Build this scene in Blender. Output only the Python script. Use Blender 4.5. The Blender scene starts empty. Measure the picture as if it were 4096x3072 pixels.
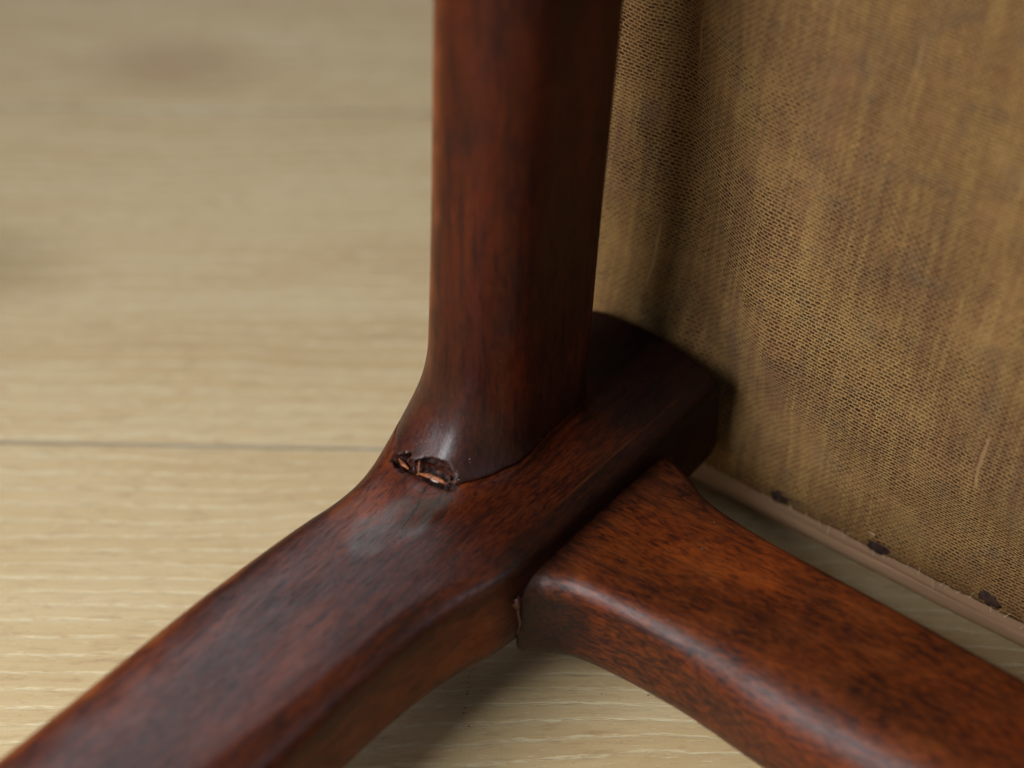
import bpy, math, random
import numpy as np
from mathutils import Matrix, Vector

C = bpy.data.collections.new("scene"); bpy.context.scene.collection.children.link(C)
sc = bpy.context.scene
rng = np.random.default_rng(7); random.seed(7)

# ---------------------------------------------------------------- camera
PITCH = math.radians(38); CAM_H = .44
cam = bpy.data.cameras.new("camera"); cam_o = bpy.data.objects.new("camera", cam); C.objects.link(cam_o)
cam_o.location = (0, 0, CAM_H); cam_o.rotation_euler = (math.pi/2 - PITCH, 0, 0)
cam.sensor_fit = 'HORIZONTAL'; cam.sensor_width = 17.3; cam.lens = 44.92
cam.clip_start = .01; cam.clip_end = 60
cam.dof.use_dof = True; cam.dof.focus_distance = .612; cam.dof.aperture_fstop = 2.9
cam.dof.aperture_blades = 7
sc.camera = cam_o

# ---------------------------------------------------------------- light
W = bpy.data.worlds.new("World"); sc.world = W; W.use_nodes = True
bg = W.node_tree.nodes["Background"]
bg.inputs[0].default_value = (.88, .92, 1, 1); bg.inputs[1].default_value = .085

def area(name, direction, dist, size, sizey, power, color, target=(-.02, .47, .04), spread=180):
    l = bpy.data.lights.new(name, 'AREA'); o = bpy.data.objects.new(name, l); C.objects.link(o)
    d = Vector(direction).normalized(); o.location = Vector(target) + d*dist
    o.rotation_euler = (-d).to_track_quat('-Z', 'Y').to_euler()
    l.shape = 'RECTANGLE'; l.size = size; l.size_y = sizey; l.energy = power; l.color = color
    l.spread = math.radians(spread)
    return o
area("window_light", (-.75, -.65, .76), .66, .40, .44, 2.75, (.92, .96, 1), target=(-.05, .385, .03), spread=100)
area("far_window_light", (-.34, .95, .80), 2.2, 1.3, .9, 7.2, (.88, .93, 1))
area("right_fill_light", (.85, -.45, .34), 1.3, .38, .40, 2.1, (.66, .80, 1))  # unseen cool light, added for the leg's ridge highlight and to fill shadows
area("ceiling_bounce_light", (.10, -.60, 1), 1.6, 1.4, 1.4, 1.7, (.84, .91, 1))

sc.view_settings.view_transform = 'Standard'; sc.view_settings.look = 'None'
sc.view_settings.exposure = 0; sc.view_settings.gamma = 1
sc.cycles.use_denoising = True
try: sc.cycles.denoiser = 'OPENIMAGEDENOISE'
except Exception: pass
sc.cycles.max_bounces = 8

# ---------------------------------------------------------------- node helpers
class NT:
    def __init__(s, name):
        s.m = bpy.data.materials.new(name); s.m.use_nodes = True
        s.t = s.m.node_tree; s.t.nodes.clear()
        s.out = s.t.nodes.new("ShaderNodeOutputMaterial")
        s.b = s.t.nodes.new("ShaderNodeBsdfPrincipled")
        s.t.links.new(s.b.outputs[0], s.out.inputs[0])
    def n(s, kind, **kw):
        nd = s.t.nodes.new(kind)
        for k, v in kw.items(): setattr(nd, k, v)
        return nd
    def put(s, sock, v):
        if v is None: return
        if hasattr(v, "is_output") or isinstance(v, bpy.types.NodeSocket): s.t.links.new(v, sock)
        else:
            if isinstance(v, tuple) and len(v) == 3 and sock.type == 'RGBA': v = v + (1,)
            sock.default_value = v
    def math(s, op, a, b=None, c=None, clamp=False):
        nd = s.n("ShaderNodeMath", operation=op); nd.use_clamp = clamp
        s.put(nd.inputs[0], a)
        if b is not None: s.put(nd.inputs[1], b)
        if c is not None: s.put(nd.inputs[2], c)
        return nd.outputs[0]
    def coord(s, kind="Object"):
        return s.n("ShaderNodeTexCoord").outputs[kind]
    def mapping(s, v, scale=(1, 1, 1), rot=(0, 0, 0), loc=(0, 0, 0)):
        nd = s.n("ShaderNodeMapping"); s.put(nd.inputs["Vector"], v)
        nd.inputs["Scale"].default_value = scale; nd.inputs["Rotation"].default_value = rot
        nd.inputs["Location"].default_value = loc
        return nd.outputs[0]
    def noise(s, v, scale, detail=3, rough=.55, dist=0, w=None, out="Fac"):
        nd = s.n("ShaderNodeTexNoise"); 
        if w is not None: nd.noise_dimensions = '4D'; s.put(nd.inputs["W"], w)
        s.put(nd.inputs["Vector"], v); nd.inputs["Scale"].default_value = scale
        nd.inputs["Detail"].default_value = detail; nd.inputs["Roughness"].default_value = rough
        nd.inputs["Distortion"].default_value = dist
        return nd.outputs[out]
    def ramp(s, f, stops, interp='LINEAR'):
        nd = s.n("ShaderNodeValToRGB"); s.put(nd.inputs[0], f); r = nd.color_ramp; r.interpolation = interp
        while len(r.elements) < len(stops): r.elements.new(.5)
        for e, (p, c) in zip(r.elements, stops):
            e.position = p; e.color = (c, c, c, 1) if isinstance(c, (int, float)) else tuple(c) + (1,)
        return nd.outputs[0]
    def mix(s, f, a, b, blend='MIX'):
        nd = s.n("ShaderNodeMix", data_type='RGBA', blend_type=blend)
        s.put(nd.inputs[0], f); s.put(nd.inputs[6], a); s.put(nd.inputs[7], b)
        return nd.outputs[2]
    def bump(s, h, strength, dist, normal=None):
        nd = s.n("ShaderNodeBump"); s.put(nd.inputs["Height"], h)
        nd.inputs["Strength"].default_value = strength; nd.inputs["Distance"].default_value = dist
        if normal is not None: s.put(nd.inputs["Normal"], normal)
        return nd.outputs[0]
    def sep(s, v):
        nd = s.n("ShaderNodeSeparateXYZ"); s.put(nd.inputs[0], v); return nd.outputs
    def comb(s, x, y, z):
        nd = s.n("ShaderNodeCombineXYZ"); s.put(nd.inputs[0], x); s.put(nd.inputs[1], y); s.put(nd.inputs[2], z); return nd.outputs[0]

def stained_wood(name, axis, seed, warm=.5, figure=1.0, pores=1.0, rough=.36, contrast=1.0, shift=0.0):
    """dark red mahogany stain over fine pored wood; axis = grain direction in object space"""
    t = NT(name); co = t.mapping(t.coord(), loc=(seed*1.7, seed*.9, seed*2.3))
    def st(k, q):            # stretched along the grain
        sc_ = [q, q, q]; sc_[axis] = q/k
        return t.mapping(co, scale=tuple(sc_))
    big = t.noise(st(2.4, 1), 34, 4, .60, .5)
    mid = t.noise(st(2.6, 1), 190, 4, .65, .5)
    fine = t.noise(st(7, 1), 1300, 3, .6, .3)
    fig = t.noise(st(4.2, 1), 1350, 3, .6, .6)
    f = t.math('ADD', t.math('MULTIPLY', big, .80), t.math('MULTIPLY', mid, .20))
    f = t.math('ADD', t.math('MULTIPLY', t.math('SUBTRACT', f, .5), contrast), .5+shift)
    col = t.ramp(f, [(.34, (.008, .0024, .0020)), (.44, (.026, .0048, .0026)), (.52, (.066, .0110, .0036)),
                     (.60 + (.5-warm)*.1, (.155, .028, .0050)), (.76, (.28, .058, .0070))])
    dark = t.ramp(t.noise(st(1.6, 1), 55, 3, .6, .8), [(.30, 1.0), (.48, 0.0)])
    col = t.mix(t.math('MULTIPLY', dark, .5), col, (.012, .006, .0062))
    figm = t.ramp(fig, [(.36, 0.0), (.62, 1.0)])
    col = t.mix(t.math('MULTIPLY', figm, .45*figure), col, t.mix(.5, col, (.32, .066, .008)), 'MIX')
    figd = t.ramp(fig, [(.34, 1.0), (.50, 0.0)])
    col = t.mix(t.math('MULTIPLY', figd, .42*figure), col, (.016, .005, .003))
    lines = t.ramp(t.noise(st(16, 1), 620, 3, .6, .2), [(.36, 1.0), (.48, 0.0)])
    col = t.mix(t.math('MULTIPLY', lines, .6), col, (.012, .004, .003))
    pore = t.ramp(fine, [(.33, 1.0), (.41, 0.0)])
    col = t.mix(t.math('MULTIPLY', pore, .75*pores), col, (.008, .004, .004))
    wr = t.n("ShaderNodeAttribute", attribute_name="worn").outputs["Fac"]
    wc = t.ramp(mid, [(.38, (.10, .020, .005)), (.52, (.20, .046, .009)), (.66, (.29, .080, .016))])
    col = t.mix(t.math('MULTIPLY', wr, .8), col, wc)
    sf = t.n("ShaderNodeAttribute", attribute_name="scuff").outputs["Fac"]
    sfm = t.math('MULTIPLY', sf, t.ramp(t.noise(st(2.5, 1), 420, 4, .7), [(.34, .15), (.62, 1.0)]))
    col = t.mix(t.math('MULTIPLY', t.math('MULTIPLY', sfm, t.ramp(sf, [(.80, 0.0), (.95, 1.0)])), .55), col, (.060, .062, .050))
    gr = t.n("ShaderNodeAttribute", attribute_name="patina_shade").outputs["Fac"]  # dark joint patina plus shade painted into creases and the leg's rear end
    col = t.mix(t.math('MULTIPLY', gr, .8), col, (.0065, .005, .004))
    # bare wood where an attribute says the finish has chipped off
    raw = t.n("ShaderNodeAttribute", attribute_name="raw").outputs["Fac"]
    rawc = t.ramp(t.noise(co, 900, 4, .7), [(.42, (.007, .002, .0015)), (.60, (.055, .012, .005)), (.76, (.24, .07, .018))])
    col = t.mix(raw, col, rawc)
    t.put(t.b.inputs["Base Color"], col)
    rr = t.math('ADD', t.math('MULTIPLY', t.noise(co, 60, 4, .6), .16), rough-.04)
    rr = t.math('ADD', rr, t.math('MULTIPLY', raw, .25))
    rr = t.math('ADD', rr, t.math('MULTIPLY', t.math('SUBTRACT', t.noise(st(5, 1), 800, 4, .7), .5), .30))
    t.put(t.b.inputs["Specular IOR Level"], t.math('ADD', t.math('SUBTRACT', .10, t.math('MULTIPLY', gr, .06)), t.math('MULTIPLY', sf, .75)))
    t.put(t.b.inputs["Roughness"], rr)
    t.put(t.b.inputs["Coat Weight"], t.math('MULTIPLY', t.math('SUBTRACT', 1.0, raw), .04))
    t.b.inputs["Coat Roughness"].default_value = .26
    t.b.inputs["Coat IOR"].default_value = 1.5
    n1 = t.bump(t.noise(co, 130, 3, .5), .25, .0006)
    n2 = t.bump(t.noise(st(3.5, 1), 1500, 3, .6), .35, .00014, n1)
    n3 = t.bump(t.math('SUBTRACT', 1.0, pore), .35*pores, .00010, n2)
    t.put(t.b.inputs["Normal"], n3); t.put(t.b.inputs["Coat Normal"], n2)
    return t.m

def oak_floor():
    t = NT("light oak laminate"); w = t.n("ShaderNodeNewGeometry").outputs["Position"]
    oi = t.n("ShaderNodeObjectInfo").outputs["Random"]
    s = t.sep(w)
    off = t.math('MULTIPLY', oi, 7.0)
    # gentle waviness of the figure across the plank
    wav = t.noise(t.mapping(w, scale=(1, 1.6, 1)), 9, 2, .5, w=off)
    y2 = t.math('ADD', s[1], t.math('MULTIPLY', t.math('SUBTRACT', wav, .5), .022))
    v = t.comb(s[0], y2, 0)
    broad = t.noise(t.mapping(v, scale=(1.4, 14, 1)), 4.2, 4, .6, .4, w=off)
    med = t.noise(t.mapping(v, scale=(1, 13, 1)), 24, 4, .6, .6, w=off)
    col = t.ramp(t.math('ADD', t.math('MULTIPLY', broad, .55), t.math('MULTIPLY', med, .45)),
                 [(.28, (.495, .328, .158)), (.47, (.575, .408, .205)), (.58, (.612, .456, .246)), (.76, (.64, .50, .29))])
    # pale open pores, long thin wavy lines, bunched into rings
    ring = t.n("ShaderNodeTexWave", wave_type='BANDS', bands_direction='Y', wave_profile='SIN')
    t.put(ring.inputs["Vector"], v); ring.inputs["Scale"].default_value = 56
    ring.inputs["Distortion"].default_value = 3.6; ring.inputs["Detail"].default_value = 3
    ring.inputs["Detail Scale"].default_value = .45; ring.inputs["Detail Roughness"].default_value = .6
    tick = t.noise(t.mapping(v, scale=(1, 6.0, 1)), 230, 3, .6, .3, w=off)
    ringm = t.ramp(ring.outputs["Fac"], [(.84, 0.0), (.98, 1.0)])
    pale = t.math('MULTIPLY', ringm, t.ramp(tick, [(.40, 0.0), (.58, 1.0)]))
    tick2 = t.ramp(tick, [(.60, 0.0), (.70, 1.0)])
    pale = t.math('MAXIMUM', pale, t.math('MULTIPLY', tick2, .8))
    col = t.mix(t.math('MULTIPLY', pale, .62), col, (.76, .66, .42))
    brown = t.ramp(t.noise(t.mapping(v, scale=(1, 5.0, 1)), 120, 4, .65, .5, w=off), [(.52, 0.0), (.74, 1.0)])
    col = t.mix(t.math('MULTIPLY', brown, .5), col, (.30, .165, .085))
    speck = t.ramp(t.noise(t.mapping(v, scale=(1, 2.2, 1)), 900, 2, .5), [(.28, 1.0), (.36, 0.0)])
    col = t.mix(t.math('MULTIPLY', speck, .35), col, (.20, .12, .07))
    # knots
    for (kx, ky, r, st_, c) in [(-.108, .728, .011, 1.7, (.34, .19, .09)), (-.160, .619, .015, 1.5, (.20, .12, .03)),
                                (.42, .35, .014, 2.2, (.12, .07, .03)), (-.5, .47, .014, 2.2, (.12, .07, .03))]:
        dx = t.math('DIVIDE', t.math('SUBTRACT', s[0], kx), st_); dy = t.math('SUBTRACT', s[1], ky)
        d = t.math('SQRT', t.math('ADD', t.math('MULTIPLY', dx, dx), t.math('MULTIPLY', dy, dy)))
        d = t.math('ADD', d, t.math('MULTIPLY', t.math('SUBTRACT', med, .5), .012))
        m = t.ramp(t.math('DIVIDE', d, r*2.2), [(.12, 1.0), (1.0, 0.0)], 'EASE')
        col = t.mix(t.math('MULTIPLY', m, .42), col, c)
    gm = t.n("ShaderNodeAttribute", attribute_name="groove").outputs["Fac"]
    col = t.mix(t.math('MULTIPLY', gm, .6), col, (.10, .095, .075))
    t.put(t.b.inputs["Base Color"], col)
    t.put(t.b.inputs["Roughness"], t.math('ADD', .56, t.math('MULTIPLY', pale, -.06)))
    t.b.inputs["Specular IOR Level"].default_value = .45
    h = t.math('ADD', t.math('MULTIPLY', pale, -1.0), t.math('MULTIPLY', med, .5))
    t.put(t.b.inputs["Normal"], t.bump(h, .35, .00025))
    return t.m

def burlap():
    t = NT("coarse woven tan cloth")
    uvs = t.sep(t.coord("UV"))                          # metres across / up the cloth
    base = t.comb(uvs[0], uvs[1], 0)
    wob = t.n("ShaderNodeSeparateXYZ"); nz = t.noise(base, 55, 3, .6, out="Color")
    t.put(wob.inputs[0], nz)
    wu = t.math('ADD', uvs[0], t.math('MULTIPLY', t.math('SUBTRACT', wob.outputs[0], .5), .0035))
    wv = t.math('ADD', uvs[1], t.math('MULTIPLY', t.math('SUBTRACT', wob.outputs[1], .5), .0030))
    nf = t.noise(base, 650, 2, .5, out="Color"); nfs = t.sep(nf)
    wu = t.math('ADD', wu, t.math('MULTIPLY', t.math('SUBTRACT', nfs[0], .5), .0009))
    wv = t.math('ADD', wv, t.math('MULTIPLY', t.math('SUBTRACT', nfs[1], .5), .00035))
    PU, PV = .00160, .00096
    row = t.math('DIVIDE', wv, PV); ri = t.math('FLOOR', row); rf = t.math('FRACT', row)
    odd = t.math('MODULO', t.math('ABSOLUTE', ri), 2.0)
    cu = t.math('ADD', t.math('DIVIDE', wu, PU), t.math('MULTIPLY', odd, .5))
    ci = t.math('FLOOR', cu); cf = t.math('FRACT', cu)
    # randomness per cell / per thread
    wn = t.n("ShaderNodeTexWhiteNoise", noise_dimensions='2D'); t.put(wn.inputs["Vector"], t.comb(ci, ri, 0))
    col_id = t.math('FLOOR', t.math('DIVIDE', wu, PU*.5))
    wc = t.n("ShaderNodeTexWhiteNoise", noise_dimensions='1D'); t.put(wc.inputs["W"], col_id)
    slen = t.noise(t.comb(t.math('MULTIPLY', col_id, 3.7), t.math('MULTIPLY', uvs[1], 34), 0), 1, 2, .5)
    slub = t.math('MULTIPLY', t.ramp(wc.outputs["Value"], [(.88, 0.0), (.96, 1.0)]), t.ramp(slen, [(.54, 0.0), (.66, 1.0)]))
    dx = t.math('ABSOLUTE', t.math('SUBTRACT', cf, .5)); dy = t.math('ABSOLUTE', t.math('SUBTRACT', rf, .5))
    hx = t.ramp(dx, [(.30, 1.0), (.41, 0.0)]); hy = t.ramp(dy, [(.14, 1.0), (.33, 0.0)])
    dens = t.ramp(t.noise(base, 38, 3, .6), [(.34, .55), (.50, 1.0)])
    hole = t.math('MULTIPLY', t.math('MULTIPLY', hx, hy), dens)
    hole = t.math('MULTIPLY', hole, t.math('ADD', .55, t.math('MULTIPLY', wn.outputs["Value"], .45)))
    hole = t.math('MULTIPLY', hole, t.math('SUBTRACT', 1.0, slub))
    stain = t.noise(base, 22, 4, .6)
    yarn = t.ramp(stain, [(.34, (.182, .089, .041)), (.5, (.248, .126, .048)), (.66, (.30, .165, .059))])
    wv2 = t.noise(t.comb(t.math('MULTIPLY', uvs[0], 560), t.math('MULTIPLY', uvs[1], 26), 0), 1, 3, .6)
    yarn = t.mix(t.ramp(wv2, [(.42, 0.0), (.70, .45)]), yarn, (.44, .28, .085))
    yarn = t.mix(t.math('MULTIPLY', slub, .22), yarn, (.42, .275, .125))
    fz = t.noise(base, 2600, 3, .6)
    yarn = t.mix(t.ramp(fz, [(.45, 0.0), (.75, .5)]), yarn, (.20, .115, .06))
    dirt = t.ramp(t.noise(base, 90, 4, .7), [(.52, 0.0), (.72, .48)])
    yarn = t.mix(dirt, yarn, (.125, .092, .060))
    col = t.mix(hole, yarn, (.022, .012, .006))
    t.put(t.b.inputs["Base Color"], col)
    t.b.inputs["Roughness"].default_value = .95; t.b.inputs["Specular IOR Level"].default_value = .06
    h = t.math('ADD', t.math('MULTIPLY', hole, -1.0), t.math('ADD', t.math('MULTIPLY', fz, .25), t.math('MULTIPLY', slub, .6)))
    t.put(t.b.inputs["Normal"], t.bump(h, 1.0, .0006))
    return t.m

def simple(name, c1, c2, scale, rough, stretch=None, bump=.2, bd=.0003):
    t = NT(name); v = t.coord()
    if stretch: v = t.mapping(v, scale=stretch)
    nz = t.noise(v, scale, 4, .6)
    t.put(t.b.inputs["Base Color"], t.ramp(nz, [(.35, c1), (.65, c2)]))
    t.b.inputs["Roughness"].default_value = rough
    t.put(t.b.inputs["Normal"], t.bump(nz, bump, bd))
    return t.m

M = dict(
    leg=stained_wood("mahogany stain leg", 0, 1.3, .55, .55, 1.0, .35, .70, -.028),
    side=stained_wood("mahogany stain side rail", 2, 5.1, .40, .28, .8, .35, .42, -.034),
    cross=stained_wood("mahogany stain cross rail", 1, 3.2, .80, 1.30, 1.0, .40, .80, -.048),
    floor=oak_floor(), cloth=burlap(),
    pale=simple("pale beech seat board", (.31, .178, .095), (.42, .255, .145), 60, .6, (1, .12, 1)),
    sub=simple("dark underlay", (.03, .028, .022), (.05, .045, .035), 30, .9),
    tack=simple("dark oxidised tack", (.022, .011, .009), (.06, .032, .024), 700, .8, bump=.5),
    glue=simple("whitish dried glue", (.30, .25, .20), (.55, .48, .40), 1600, .45, bump=.6),
    splint=simple("torn orange wood", (.10, .022, .008), (.40, .13, .040), 1400, .5, bump=.6),
    reds=simple("red brown dried glue", (.02, .005, .004), (.07, .016, .010), 900, .4, bump=.6),
    straw=simple("straw fibre", (.55, .40, .24), (.70, .55, .36), 900, .7),
    orange=simple("orange fibre", (.45, .15, .05), (.62, .28, .1), 900, .7),
    red=simple("red thread", (.40, .01, .03), (.55, .02, .05), 900, .7),
    crumb=simple("black crumb", (.012, .01, .009), (.04, .03, .025), 900, .8),
    dust=simple("pale dust", (.45, .42, .38), (.7, .66, .6), 900, .9),
)

# ---------------------------------------------------------------- object helpers
def mesh_obj(name, V, F, mat, parent=None, smooth=True, normals=None, matrix=None):
    me = bpy.data.meshes.new(name); me.from_pydata([tuple(v) for v in V] if not isinstance(V, np.ndarray) else V.tolist(), [], F if isinstance(F, list) else F.tolist())
    me.materials.append(mat); me.update()
    if smooth: me.polygons.foreach_set("use_smooth", [True]*len(me.polygons))
    if normals is not None: me.normals_split_custom_set_from_vertices(normals.tolist())
    o = bpy.data.objects.new(name, me); C.objects.link(o)
    if parent: o.parent = parent
    if matrix is not None: o.matrix_basis = matrix
    return o

# frame of the chair: mm coordinates (A along the leg toward the camera left, B along the cross rail, Z up)
AX = np.array([-.6, -.8]); BX = np.array([.8, -.6]); A0, B0 = -400., -285.
org = (A0*AX + B0*BX)/1000
chair = bpy.data.objects.new("wooden_chair", None); C.objects.link(chair)
chair.empty_display_size = .05
chair.matrix_world = Matrix(((AX[0], BX[0], 0, org[0]), (AX[1], BX[1], 0, org[1]), (0, 0, 1, 0), (0, 0, 0, 1)))
chair["label"] = "dark mahogany stained wooden chair lying on its side, tan cloth under the seat"
chair["category"] = "chair"
L = lambda A, B, Z: ((A-A0)/1000, (B-B0)/1000, Z/1000)
def toW(A, B, Z): 
    p = A*AX + B*BX; return (p[0]/1000, p[1]/1000, Z/1000)

# ---------------------------------------------------------------- distance fields
def catmull(pts, n=6, closed=True):
    P = np.array(pts, float); N = len(P); out = []
    for i in range(N):
        p0, p1, p2, p3 = P[(i-1) % N], P[i], P[(i+1) % N], P[(i+2) % N]
        for k in range(n):
            t = k/n; out.append(.5*((2*p1)+(-p0+p2)*t+(2*p0-5*p1+4*p2-p3)*t*t+(-p0+3*p1-3*p2+p3)*t**3))
    return np.array(out)
def poly_sdf(X, Y, P):
    d = np.full(X.shape, 1e9); ins = np.zeros(X.shape, bool); N = len(P)
    for i in range(N):
        ax, ay = P[i]; bx, by = P[(i+1) % N]; ex, ey = bx-ax, by-ay
        px, py = X-ax, Y-ay; t = np.clip((px*ex+py*ey)/(ex*ex+ey*ey+1e-12), 0, 1)
        d = np.minimum(d, (px-ex*t)**2+(py-ey*t)**2)
        c = ((ay > Y) != (by > Y)); 
        if abs(ey) > 1e-9: ins ^= c & (X < ex*(Y-ay)/ey+ax)
    return np.where(ins, -1, 1)*np.sqrt(d)
def sstep(x, a, b):
    t = np.clip((x-a)/(b-a), 0, 1); return t*t*(3-2*t)
def rounded(d2, dz, r):
    w1, w2 = d2+r, dz+r
    return np.minimum(np.maximum(w1, w2), 0)+np.sqrt(np.maximum(w1, 0)**2+np.maximum(w2, 0)**2)-r
def smin(a, b, k):
    h = np.maximum(k-np.abs(a-b), 0)/k; return np.minimum(a, b)-h*h*k*.25
def lump(A, B, Z, amp, l, s):          # slow hand-made unevenness
    return amp*(np.sin(A/l+s)*np.sin(B/l*1.3+2*s)+np.sin(Z/l*1.1+s*3)*np.sin(A/l*.7+B/l*.9+s))
_t = rng.random((32, 32, 32))
def vnoise(A, B, Z, l, s=0):
    q = [np.asarray(v)/l+s*7.3+50 for v in (A, B, Z)]; i = [np.floor(v).astype(int) for v in q]; f = [v-j for v, j in zip(q, i)]
    f = [v*v*(3-2*v) for v in f]; r = 0
    for a in (0, 1):
        for b in (0, 1):
            for c in (0, 1):
                w = (f[0] if a else 1-f[0])*(f[1] if b else 1-f[1])*(f[2] if c else 1-f[2])
                r = r+w*_t[(i[0]+a) % 32, (i[1]+b) % 32, (i[2]+c) % 32]
    return r-.5

LEG_POLY = [(-433, -263.5), (-431.5, -261.6), (-420, -261), (-396, -260.6), (-372, -260.4), (-354, -260.6), (-344, -261.6), (-334, -264), (-322, -265.6), (-309, -266.2), (-283, -266),
            (-250, -265.5), (-180, -265), (-60, -266), (-60, -313), (-180, -313), (-250, -312.8), (-290, -312.6), (-311, -312),
            (-338, -310.2), (-358, -307), (-380, -304.5), (-410, -304), (-431, -304), (-437.5, -301), (-437.5, -285), (-434.5, -268)]
ZJ = 53.0
def leg_raw(A, B, Z):
    P = catmull(LEG_POLY, 5)
    d2 = poly_sdf(A[:, :, 0], B[:, :, 0], P)[:, :, None]
    a1 = sstep(A, -352, -322)
    rt_r = 2.4+3.2*a1+4.5*sstep(A, -310, -240)
    s = sstep(B, -292, -284); rt = (3+5*sstep(A, -402, -380))*(1-s)+rt_r*s
    r = np.where(Z > 36, rt, 10.)
    top = 50.2-.9*((B+287)/22)**2*(1-.4*a1)
    zc = (top+20)/2; hz = (top-20)/2
    return rounded(d2, np.abs(Z-zc)-hz, r)+lump(A, B, Z, .18, 17, 1)
def side_raw(A, B, Z):
    t = (Z-60)/100
    bc = -292.6+5.8*t; hb = 13.5+.9*t; ac = -388.3+.0*t; ha = 21.2+.6*t
    qa, qb = np.abs(A-ac)-ha, np.abs(B-bc)-hb
    r = 12.2
    w1, w2 = qa+r, qb+r
    d = np.minimum(np.maximum(w1, w2), 0)+np.sqrt(np.maximum(w1, 0)**2+np.maximum(w2, 0)**2)-r
    return np.maximum(d, 30-Z)+lump(A, B, Z, .22, 23, 2)
def joined(A, B, Z):
    l, s = leg_raw(A, B, Z), side_raw(A, B, Z)
    k = 1.6+29*sstep(A, -390, -371)*sstep(-B, 270, 291) + 0
    u = smin(l, s, k)
    return u, l, s
def chip(A, B, Z):
    """the broken hollow at the foot of the side rail"""
    n = vnoise(A, B, Z, 2.2, 1)*2.4+vnoise(A, B*2, Z*.6, .9, 2)*1.4
    c1 = np.sqrt(((A+358.3)/3.1)**2+((B+290.8)/5.8)**2+((Z-54.5)/2.8)**2)
    c2 = np.sqrt(((A+357.8)/2.7)**2+((B+297.5)/3.3)**2+((Z-54.0)/1.8)**2)
    return np.minimum((c1-1)*3.0, (c2-1)*2.0)+n*.8
def seam_z(A, B):
    return ZJ+1.2*sstep(-B, 292, 304)+vnoise(A, B, 0*A, 3, 4)*.5
def F_leg(A, B, Z):
    u, l, s = joined(A, B, Z)
    u = np.maximum(u, Z-seam_z(A, B))
    cut = chip(A, B, Z)
    return np.maximum(u, -cut), chip(A, B, Z)
def F_side(A, B, Z):
    u, l, s = joined(A, B, Z)
    sz = seam_z(A, B)+.28
    # only what stands over the rail's own foot
    s2 = smin(l, s, 1.6+29*sstep(A, -390, -371)*sstep(-B, 270, 291))
    foot = np.maximum(s-11*sstep(A, -392, -372), -(Z-sz))
    u = np.maximum(np.maximum(s2, sz-Z), foot)
    c = chip(A, B, Z)
    return np.maximum(u, -c), c
CROSS_POLY = [(-408.5, -266), (-408.3, -258), (-405, -251), (-401, -243.6), (-398, -229.4), (-396, -210), (-394.3, -187.8), (-391.5, -156.3), (-388, -110), (-386, -70),
              (-345, -70), (-350.2, -150), (-353, -193.8), (-356, -214.7), (-357.3, -225), (-357.8, -240), (-357.2, -251), (-354.3, -258), (-352.5, -266)]
def F_cross(A, B, Z):
    P = catmull(CROSS_POLY, 5)
    d2 = poly_sdf(A[:, :, 0], B[:, :, 0], P)[:, :, None]
    near = sstep(A, -386, -372)
    out = sstep(B, -250, -175)
    rt = 3+(1.6+8*out)*near
    r = np.where(Z > 29, rt, 9.)
    top = 43.0-.7*((A+378)/20)**2+.6*sstep(B, -235, -150)
    zc, hz = (top+15.5)/2, (top-15.5)/2
    d = rounded(d2, np.abs(Z-zc)-hz, r)+lump(A, B, Z, .2, 19, 3)
    return np.maximum(d, -(B+262.0)), None

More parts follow.
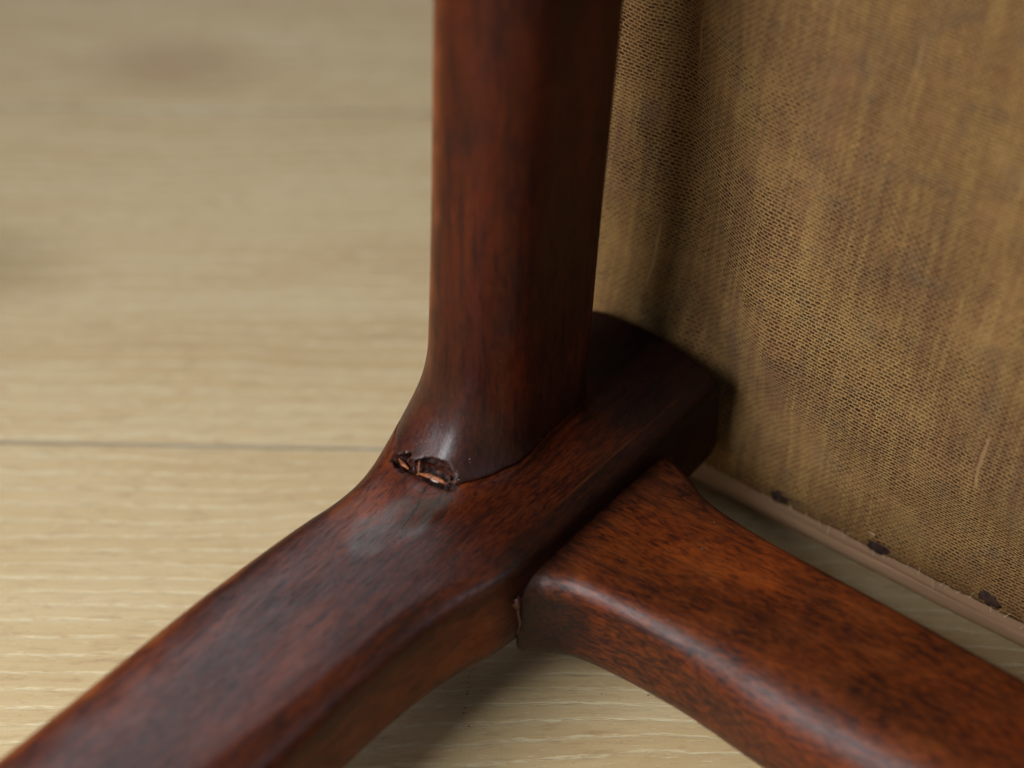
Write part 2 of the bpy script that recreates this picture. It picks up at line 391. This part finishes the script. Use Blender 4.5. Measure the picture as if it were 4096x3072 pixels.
def surface(fn, lo, hi, h):
    ax = [np.arange(l, u+h, h) for l, u in zip(lo, hi)]
    A, B, Z = np.meshgrid(*ax, indexing='ij'); D, aux = fn(A, B, Z); D = np.asarray(D, float)
    D[0], D[-1] = np.maximum(D[0], .3*h), np.maximum(D[-1], .3*h)
    D[:, 0], D[:, -1] = np.maximum(D[:, 0], .3*h), np.maximum(D[:, -1], .3*h)
    D[:, :, 0], D[:, :, -1] = np.maximum(D[:, :, 0], .3*h), np.maximum(D[:, :, -1], .3*h)
    S = D < 0; n = np.array(D.shape)-1
    cnt = np.zeros(tuple(n), np.int8)
    cs = [(i, j, k) for i in (0, 1) for j in (0, 1) for k in (0, 1)]
    for i, j, k in cs: cnt += S[i:n[0]+i, j:n[1]+j, k:n[2]+k]
    act = (cnt > 0) & (cnt < 8); I = np.argwhere(act); idx = np.full(tuple(n), -1, np.int64); idx[act] = np.arange(len(I))
    acc = np.zeros((len(I), 3)); num = np.zeros(len(I))
    for c in cs:
        for axis in range(3):
            if c[axis]: continue
            e = list(c); e[axis] = 1
            d0 = D[I[:, 0]+c[0], I[:, 1]+c[1], I[:, 2]+c[2]]; d1 = D[I[:, 0]+e[0], I[:, 1]+e[1], I[:, 2]+e[2]]
            m = (d0 < 0) != (d1 < 0); t = np.where(m, d0/np.where(m, d0-d1, 1), 0)
            p = np.tile(np.array(c, float), (len(I), 1)); p[:, axis] += t
            acc[m] += p[m]; num[m] += 1
    V = I+acc/num[:, None]
    F = []
    for axis in range(3):
        o1, o2 = [(1, 2), (2, 0), (0, 1)][axis]
        sl0 = [slice(1, -1)]*3; sl1 = [slice(1, -1)]*3; sl0[axis] = slice(0, -1); sl1[axis] = slice(1, None)
        s0, s1 = S[tuple(sl0)], S[tuple(sl1)]; E = np.argwhere(s0 != s1); inside = s0[tuple(E.T)]
        base = E.copy(); base[:, o1] += 1; base[:, o2] += 1
        def cell(a, b):
            q = base.copy(); q[:, o1] -= a; q[:, o2] -= b; return idx[q[:, 0], q[:, 1], q[:, 2]]
        q = np.stack([cell(1, 1), cell(0, 1), cell(0, 0), cell(1, 0)], 1)
        q[~inside] = q[~inside][:, ::-1]; F.append(q[(q >= 0).all(1)])
    F = np.concatenate(F)
    G = np.gradient(D, h)
    def tri(fld, v):
        i = np.clip(np.floor(v).astype(int), 0, np.array(fld.shape)-2); f = v-i; r = 0
        for a, b, c in cs:
            w = (f[:, 0] if a else 1-f[:, 0])*(f[:, 1] if b else 1-f[:, 1])*(f[:, 2] if c else 1-f[:, 2])
            r = r+w*fld[i[:, 0]+a, i[:, 1]+b, i[:, 2]+c]
        return r
    for _ in range(2):
        g = np.stack([tri(x, V) for x in G], 1); d = tri(D, V)
        V = V-np.clip(d/(h*np.maximum((g**2).sum(1), .25)), -.4, .4)[:, None]*g
    g = np.stack([tri(x, V) for x in G], 1); g /= np.linalg.norm(g, axis=1)[:, None]+1e-9
    raw = None if aux is None else 1-sstep(tri(np.asarray(aux, float), V), .15, .55)
    Vm = V*h+np.array(lo); Vl = (Vm-np.array([A0, B0, 0]))/1000
    return Vl, F, g, raw
def sdf_part(name, fn, lo, hi, h, mat, label):
    V, F, N, raw = surface(fn, lo, hi, h)
    o = mesh_obj(name, V, F, mat, chair, normals=N); o["label"] = label
    q = V*1000+np.array([A0, B0, 0]); a_, b_, z_ = q.T; nz = vnoise(a_, b_, z_, 6, 8)*8
    if name == "leg": g = np.maximum(.85*sstep(b_+nz*.3, -268, -264)*(1-sstep(a_, -352, -340)), 1-sstep(a_+nz, -412, -384), .75*(1-sstep(np.abs(b_+277+nz*.5), 3, 9))*(1-sstep(a_, -378, -356)))  # mask near the joints: patina, with crease shade painted in
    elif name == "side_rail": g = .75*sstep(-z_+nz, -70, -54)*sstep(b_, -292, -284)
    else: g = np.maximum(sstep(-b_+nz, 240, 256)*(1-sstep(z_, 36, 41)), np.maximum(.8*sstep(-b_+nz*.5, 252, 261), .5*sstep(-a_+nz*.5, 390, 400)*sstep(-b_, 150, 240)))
    if name == "leg": wn = (1-sstep(b_+nz*.35, -309.5, -306))*sstep(a_, -372, -345)*sstep(z_, 30, 38)
    elif name == "side_rail": wn = (1-sstep(b_-5.8*(z_-60)/100+nz*.4, -302.5, -297.5))*sstep(z_, 66, 90)*.8
    else: wn = .30*sstep(z_, 39, 42)*sstep(nz, -2, 2)
    sc_ = np.zeros(len(V))
    if name == "leg":
        wn = np.maximum(wn, (1-sstep(np.hypot((a_+342)/7, (b_+303)/3.2)+nz*.12, .7, 1.1))*.9)
        wn = np.maximum(wn, .34*sstep(a_, -354, -335)*sstep(b_, -276, -270)*(1-sstep(z_, 38, 45)))
        wn = np.maximum(wn, .45*(1-sstep(np.abs(b_+265.3+nz*.05), .1, .5))*sstep(a_, -426, -418)*(1-sstep(a_, -385, -360))*sstep(z_, 46, 48))
        sc_ = .95*(1-sstep(np.hypot((a_+345)/24, (b_+291)/10)+nz*.13, .25, 1.0))*sstep(z_, 44, 47)
        sc_ = np.maximum(sc_, .5*sstep(a_, -358, -344)*sstep(b_, -277, -272)*sstep(z_, 45, 47.5))
        sc_ = np.maximum(sc_, (.58+.22*sstep(a_, -335, -270))*sstep(a_+nz, -362, -335)*(1-sstep(np.abs(b_+288+nz*.5), 9, 19))*sstep(z_, 44, 47))
    if name == 'side_rail': sc_ = .42*(1-sstep(z_, 58, 80))
    if name == 'cross_rail': sc_ = .22*sstep(a_, -372, -364)*sstep(-b_, 80, 250)
    at = o.data.attributes.new("scuff", 'FLOAT', 'POINT'); at.data.foreach_set("value", sc_.astype(np.float32))
    at = o.data.attributes.new("worn", 'FLOAT', 'POINT'); at.data.foreach_set("value", wn.astype(np.float32))
    at = o.data.attributes.new("patina_shade", 'FLOAT', 'POINT'); at.data.foreach_set("value", g.astype(np.float32))
    at = o.data.attributes.new("raw", 'FLOAT', 'POINT')
    at.data.foreach_set("value", (raw if raw is not None else np.zeros(len(V))).astype(np.float32))
    return o

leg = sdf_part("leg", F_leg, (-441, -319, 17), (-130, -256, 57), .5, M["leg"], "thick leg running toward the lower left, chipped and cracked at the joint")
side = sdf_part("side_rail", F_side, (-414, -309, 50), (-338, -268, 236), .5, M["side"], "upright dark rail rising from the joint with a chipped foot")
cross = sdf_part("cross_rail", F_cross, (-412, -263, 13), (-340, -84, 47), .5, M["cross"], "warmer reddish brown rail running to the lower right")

# ---------------------------------------------------------------- seat board, cloth, tacks
def plane_a(b): return -441.+(b+274)*.046
def seat_board():
    bs = np.arange(-345, 101, 3.); prof = []
    # (a offset, z) profile of the board seen end on, rounded lower edge with a groove where the ply has opened
    for k in range(7):
        t = math.pi/2*k/6; prof.append((-2.2+2.2*math.cos(math.pi/2-t) if k else -2.2, 4.2+2.6*(1-math.sin(math.pi/2-0))*0+2.2*(1-math.cos(t))))
    prof = [(-18, 4.2), (-2.6, 4.2), (-1.4, 4.5), (-.5, 5.2), (-.1, 6.2), (0, 7.4), (.05, 8.6), (-.05, 9.2), (-.5, 9.45), (.0, 9.75), (.1, 10.4), (.1, 12), (.1, 16), (.1, 20), (.0, 24), (-18, 24)]
    V, F = [], []; n = len(prof)
    for i, b in enumerate(bs):
        for j, (da, z) in enumerate(prof):
            w = .25*math.sin(b/23+1)+.12*math.sin(b/7.3); g = 1.
            if j == 8: g = max(0, min(1, (b+232)/18))*(0.6+.4*math.sin(b/9))
            da2 = da if j != 8 else da*g
            V.append(L(plane_a(b)+da2+.1*math.sin(b/15+j), b, z+w*(j < 11)))
    for i in range(len(bs)-1):
        for j in range(n):
            a, b_ = i*n+j, i*n+(j+1) % n; F.append((a, b_, b_+n, a+n))
    F.append(tuple(range(n))); F.append(tuple(reversed([(len(bs)-1)*n+j for j in range(n)])))
    return mesh_obj("seat_board", V, F, M["pale"], chair)
board = seat_board()
board["label"] = "pale bare wood edge of the seat board close above the floor"

def cloth_off(b, z):
    up = sstep(z, 18, 60)
    bc = -262+.0*z-(z-60)*.085 + 16*sstep(-z, -60, -20)
    st = sstep(b, bc-12, bc+14)
    o = 1.1+up*(6.0*st+1.2*np.sin(b/31+z/55)+.5*np.sin(b/13-z/19))
    o = o-2.2*up*np.exp(-((b-bc+13)/7.)**2)
    o = o+.15*np.sin(b/3.1+z/5)+.12*np.sin(z/3.7-b/6)
    o = o-up*7*sstep(-b, 306, 335)
    return o
def cloth():
    bs = np.arange(-336, 92, 1.5); zs = np.concatenate([np.arange(13.6, 40, 1.1), np.arange(40, 420, 2.)])
    Bm, Zm = np.meshgrid(bs, zs, indexing='ij')
    edge = vnoise(Bm, 0*Bm, 0*Bm, 1.6, 3)*.55+vnoise(Bm, 0*Bm, 0*Bm, 9, 5)*.9
    Z2 = Zm+edge*(1-sstep(Zm, 13.6, 20))
    Am = plane_a(Bm)+cloth_off(Bm, Zm)*np.where(Zm < 16, .55, 1)
    V = np.stack([(Am-A0)/1000, (Bm-B0)/1000, Z2/1000], -1).reshape(-1, 3)
    nb, nz = Bm.shape; I = np.arange(nb*nz).reshape(nb, nz)
    F = np.stack([I[:-1, :-1], I[1:, :-1], I[1:, 1:], I[:-1, 1:]], -1).reshape(-1, 4)
    F = F[:, ::-1]
    o = mesh_obj("seat_cloth", V, F, M["cloth"], chair)
    uv = o.data.uv_layers.new(name="UVMap")
    li = np.zeros(len(o.data.loops), np.int32); o.data.loops.foreach_get("vertex_index", li)
    u = (Bm-.13*(Zm-60))/1000; v = (Zm+.04*(Bm+274))/1000
    UV = np.stack([u, v], -1).reshape(-1, 2)[li]; uv.data.foreach_set("uv", UV.astype(np.float32).ravel())
    sol = o.modifiers.new("thickness", 'SOLIDIFY'); sol.thickness = .0006; sol.offset = -1
    o["label"] = "coarse tan woven cloth stretched over the underside of the seat"
    return o
cl = cloth()

def blob(name, at, rad, mat, parent, seed=1, rough=.25, n=12, m=8, normal=(1, 0, 0), label=None):
    """small lumpy ellipsoid; at / rad in chair mm"""
    V, F = [], []
    for i in range(m+1):
        th = math.pi*i/m
        for j in range(n):
            ph = 2*math.pi*j/n; d = np.array([math.sin(th)*math.cos(ph), math.sin(th)*math.sin(ph), math.cos(th)])
            r = 1+rough*float(vnoise(d[0]*3, d[1]*3, d[2]*3, 1.2, seed))*2
            V.append(L(at[0]+rad[0]*d[0]*r, at[1]+rad[1]*d[1]*r, at[2]+rad[2]*d[2]*r))
    for i in range(m):
        for j in range(n):
            F.append((i*n+j, (i+1)*n+j, (i+1)*n+(j+1) % n, i*n+(j+1) % n))
    o = mesh_obj(name, V, F, mat, parent)
    if label: o["label"] = label
    return o
# tack heads along the cloth's lower edge
for q, (b, z) in enumerate([(-246.3, 15.5), (-217.5, 15.0), (-186.4, 16.3), (-156, 15.6), (-124, 15.9), (-275.5, 15.8)]):
    V, F = [], []; n = 18; a = plane_a(b)
    rings = [(2.8, .9), (2.85, 1.35), (2.4, 1.7), (1.2, 1.8)]
    for r, h in rings:
        for j in range(n):
            ph = 2*math.pi*j/n; rr = r*(1+.14*math.sin(2*ph+q)+.09*math.sin(5*ph+q*2)+.05*math.sin(7*ph+q))
            V.append(L(a+h, b+rr*math.cos(ph), z+.82*rr*math.sin(ph)))
    V.append(L(a+1.8, b, z))
    for i in range(len(rings)-1):
        for j in range(n): F.append((i*n+j, i*n+(j+1) % n, (i+1)*n+(j+1) % n, (i+1)*n+j))
    for j in range(n): F.append(((len(rings)-1)*n+j, (len(rings)-1)*n+(j+1) % n, len(V)-1))
    mesh_obj("tack", V, F, M["tack"], chair)

def strand(name, pts, rad, mat, parent=None, sides=6, taper=.35):
    """thin fibre / splinter through chair-mm points"""
    P = np.array(pts, float); V, F = [], []; n = len(P)
    for i in range(n):
        t = P[min(i+1, n-1)]-P[max(i-1, 0)]; t /= np.linalg.norm(t)
        u = np.cross(t, [0.2, .1, 1]); u /= np.linalg.norm(u); w = np.cross(t, u)
        r = rad*(1-(1-taper)*abs(2*i/(n-1)-1)**1.5)
        for k in range(sides):
            ph = 2*math.pi*k/sides; p = P[i]+r*(u*math.cos(ph)+w*math.sin(ph)*.7)
            V.append(L(*p) if parent else toW(*p))
    for i in range(n-1):
        for k in range(sides): F.append((i*sides+k, i*sides+(k+1) % sides, (i+1)*sides+(k+1) % sides, (i+1)*sides+k))
    F.append(tuple(reversed(range(sides)))); F.append(tuple((n-1)*sides+k for k in range(sides)))
    return mesh_obj(name, V, F, mat, parent)

# torn wood and dried glue in the chip (children of the leg, third level at most)
def sub(o, par):
    o.parent = par; return o
s1 = strand("splinter", [(-356.9, -294.0, 53.4), (-357.0, -291.5, 54.0), (-357.5, -288.5, 53.9), (-358.0, -286.2, 53.2)], .75, M["splint"], chair, 7); sub(s1, leg)
s2 = strand("splinter", [(-355.6, -292.8, 52.0), (-355.8, -290.0, 52.3), (-356.2, -287.6, 52.0)], .55, M["splint"], chair, 7); sub(s2, leg)
s3 = strand("splinter", [(-359.0, -295.4, 55.4), (-357.6, -294.6, 53.8), (-356.0, -294.0, 52.0)], .45, M["splint"], chair, 6); sub(s3, leg)
s4 = strand("splinter", [(-357.9, -300.6, 53.8), (-357.2, -298.8, 53.6), (-356.9, -297.0, 53.2)], .6, M["splint"], chair, 7); sub(s4, leg)
for at, rad, sd in [((-354.3, -291.4, 51.8), (.8, .95, .75), 1), ((-356.0, -287.3, 52.0), (.5, .9, .4), 2), ((-357.2, -289.8, 53.3), (.35, 1.3, .3), 3), ((-355.6, -286.3, 51.6), (.45, .6, .4), 4)]:
    sub(blob("glue_bead", at, rad, M["glue"], chair, sd, .5), leg)
sub(blob("glue_bead", (-349.6, -260.9, 37.5), (1.3, .8, 1.8), M["reds"], chair, 6, .6), leg)
sub(strand("glue_bead", [(-350.4, -260.9, 38), (-349.8, -260.8, 34.5), (-350.6, -260.7, 31), (-349.9, -261, 27.5)], .5, M["reds"], chair), leg)

def crack_line():
    n = len(leg.data.vertices); co = np.zeros(n*3, np.float32); leg.data.vertices.foreach_get("co", co); co = co.reshape(-1, 3)*1000+np.array([A0, B0, 0])
    top = co[co[:, 2] > 44]
    P = [(-356.0, -290.0), (-354.2, -290.1), (-352.6, -289.5), (-351.0, -289.3), (-349.2, -288.6), (-347.6, -288.6), (-346, -288.0), (-344.2, -287.9), (-342.2, -287.4)]
    V, F = [], []
    for i, (a, b) in enumerate(P):
        d = np.hypot(top[:, 0]-a, top[:, 1]-b); k = np.argsort(d)[:6]; w = 1/(d[k]+.05); z = float((top[k, 2]*w).sum()/w.sum())
        hw = .23*(1-i/(len(P)-1))**.7+.03; hw *= random.uniform(.7, 1.25)
        V += [L(a, b-hw, z+.05), L(a, b, z+.07), L(a, b+hw, z+.05), L(a, b, z-.8)]
    for i in range(len(P)-1):
        for j in range(4): F.append((i*4+j, i*4+(j+1) % 4, (i+1)*4+(j+1) % 4, (i+1)*4+j))
    return mesh_obj("crack", V, F, M["crumb"], leg, smooth=False)
crack_line()

# ---------------------------------------------------------------- floor of laid planks
floor = mesh_obj("floor", [(-1.6, -.4, -.0125), (1.6, -.4, -.0125), (1.6, 2.4, -.0125), (-1.6, 2.4, -.0125)], [(0, 1, 2, 3)], M["sub"])
floor["kind"] = "structure"
ang = math.radians(-1.6); PW = .1635
base_pt = Vector((-.134, .539, 0))
def plank_mesh(length, width):
    b, g = .0011, .00025; hx, hy = length/2-g, width/2-g
    ring = lambda x, y, z: [(-x, -y, z), (x, -y, z), (x, y, z), (-x, y, z)]
    V = ring(hx, hy, -.012)+ring(hx, hy, -.0011)+ring(hx-b*.35, hy-b*.35, -.00045)+ring(hx-b, hy-b, 0)
    F = [(3, 2, 1, 0), (12, 13, 14, 15)]
    for r in range(3):
        for k in range(4): F.append((r*4+k, r*4+(k+1) % 4, (r+1)*4+(k+1) % 4, (r+1)*4+k))
    me = bpy.data.meshes.new("plank"); me.from_pydata(V, [], F); me.materials.append(M["floor"]); me.update()
    at = me.attributes.new("groove", 'FLOAT', 'POINT'); at.data.foreach_set("value", [1.]*8+[1.]*4+[0.]*4)
    return me
M['tack'].node_tree.nodes['Principled BSDF'].inputs['Specular IOR Level'].default_value = .15
pm = plank_mesh(1.28, PW)
for r in range(-4, 9):
    for c in (-1, 0, 1):
        o = bpy.data.objects.new("plank", pm); C.objects.link(o); o.parent = floor
        along = c*1.28+[.12, .47, -.33][r % 3]; across = (r+.5)*PW
        o.location = base_pt+Vector((math.cos(ang)*along-math.sin(ang)*across, math.sin(ang)*along+math.cos(ang)*across, 0))
        o.rotation_euler = (0, 0, ang)

# ---------------------------------------------------------------- lint, crumbs, dust
def tag(o, label, cat, group=None, kind=None):
    o["label"] = label; o["category"] = cat
    if group: o["group"] = group
    if kind: o["kind"] = kind
    return o
def onc(b, z, e=.8): return (plane_a(b)+float(cloth_off(np.float64(b), np.float64(z)))+e, b, z)
p = onc(-272.6, 44); tag(strand("fibre", [p, (p[0]+.8, p[1]+.6, p[2]+.7), (p[0]+1.2, p[1]+1.4, p[2]+2.0)], .14, M["orange"]), "short orange brown fibre sticking out of the cloth just above the leg's dark end", "fibre")
p = onc(-220.5, 19); tag(strand("fibre", [p, (p[0]+1., p[1]+1.4, p[2]+.7), (p[0]+1.6, p[1]+2.8, p[2]+1.2)], .16, M["straw"]), "pale straw fibre lying on the cloth beside the middle tack", "fibre")
p = onc(-238, 56, .3); tag(strand("thread", [p, (p[0], p[1]+.4, p[2]-1.2), onc(-236.9, 53.6, .35), onc(-236.2, 53.2, .3), onc(-235.6, 51.4, .3)], .13, M["red"]), "tiny red thread caught in the tan cloth", "thread")

def frayed():
    V, F = [], []
    for b in np.arange(-272, -90, 3.3):
        b0 = b+random.uniform(-1.5, 1.5); z0 = 14.3+random.uniform(-.3, 1.2); ln = random.uniform(.8, 2.6); dx = random.uniform(-1.6, 1.6); r = .09
        P = [(plane_a(b0)+.9, b0, z0+.8), (plane_a(b0)+1.2, b0+dx*.4, z0-ln*.4), (plane_a(b0)+random.uniform(1, 2.4), b0+dx, z0-ln)]
        k = len(V)
        for p in P:
            for d in ((r, 0), (-r*.5, r), (-r*.5, -r)): V.append(L(p[0]+d[0], p[1]+d[1], p[2]))
        for i in range(2):
            for j in range(3): F.append((k+i*3+j, k+i*3+(j+1) % 3, k+(i+1)*3+(j+1) % 3, k+(i+1)*3+j))
    o = mesh_obj("frayed_threads", V, F, M["straw"], chair); o["kind"] = "stuff"
frayed()

def specks(name, pts, mat, label, cat):
    V, F = [], []
    for (x, y, z, r) in pts:
        k = len(V); e = .55+.6*random.random()
        V += [(x+r, y, z), (x, y+r*e, z), (x-r, y, z), (x, y-r*e, z), (x, y, z+r*.8), (x, y, z-r*.4)]
        F += [(k+i, k+(i+1) % 4, k+4) for i in range(4)]+[(k+(i+1) % 4, k+i, k+5) for i in range(4)]
    o = mesh_obj(name, V, F, mat, smooth=False); tag(o, label, cat, kind="stuff"); return o
def floor_pt(px, py):                 # floor point seen at a pixel of the 2212 px wide picture
    u, v = (px-1106)/5744, (py-829.5)/5744; c, s = math.cos(PITCH), math.sin(PITCH)
    d = (u, c-v*s, -s-v*c); t = CAM_H/-d[2]; return d[0]*t, d[1]*t
pts = []
for px, py, r in [(1041, 1386, .55), (1015, 1452, .18), (1013, 1463, .28), (1011, 1475, .25), (1012, 1486, .18), (1010, 1494, .3), (1009, 1501, .35),
                  (1004, 1530, .3), (1002, 1541, .28), (1013, 1570, .3), (1300, 1500, .2), (1400, 1503, .3), (1420, 1506, .28), (1118, 1480, .2), (1250, 1516, .2)]:
    x, y = floor_pt(px, py); pts.append((x, y, r*.0006, r*.001))
specks("crumbs", pts, M["crumb"], "sparse black crumbs in a line on the oak floor between the leg and the cross rail", "crumbs")
dpts = []
for o, cnt in ((side, 55), (leg, 60), (cross, 40)):
    me = o.data; nv = len(me.vertices); got = 0
    for i in rng.integers(0, nv, 4000):
        v = me.vertices[int(i)]; w = chair.matrix_world @ v.co
        if abs(w.x) > .16 or w.z > .10 or (v.normal.z < .3 and random.random() < .6): continue
        dpts.append((w.x, w.y, w.z, random.choice((.05, .06, .08, .11))*.001)); got += 1
        if got >= cnt: break
specks("dust", dpts, M["dust"], "fine pale dust specks scattered over the dark stained wood", "dust")
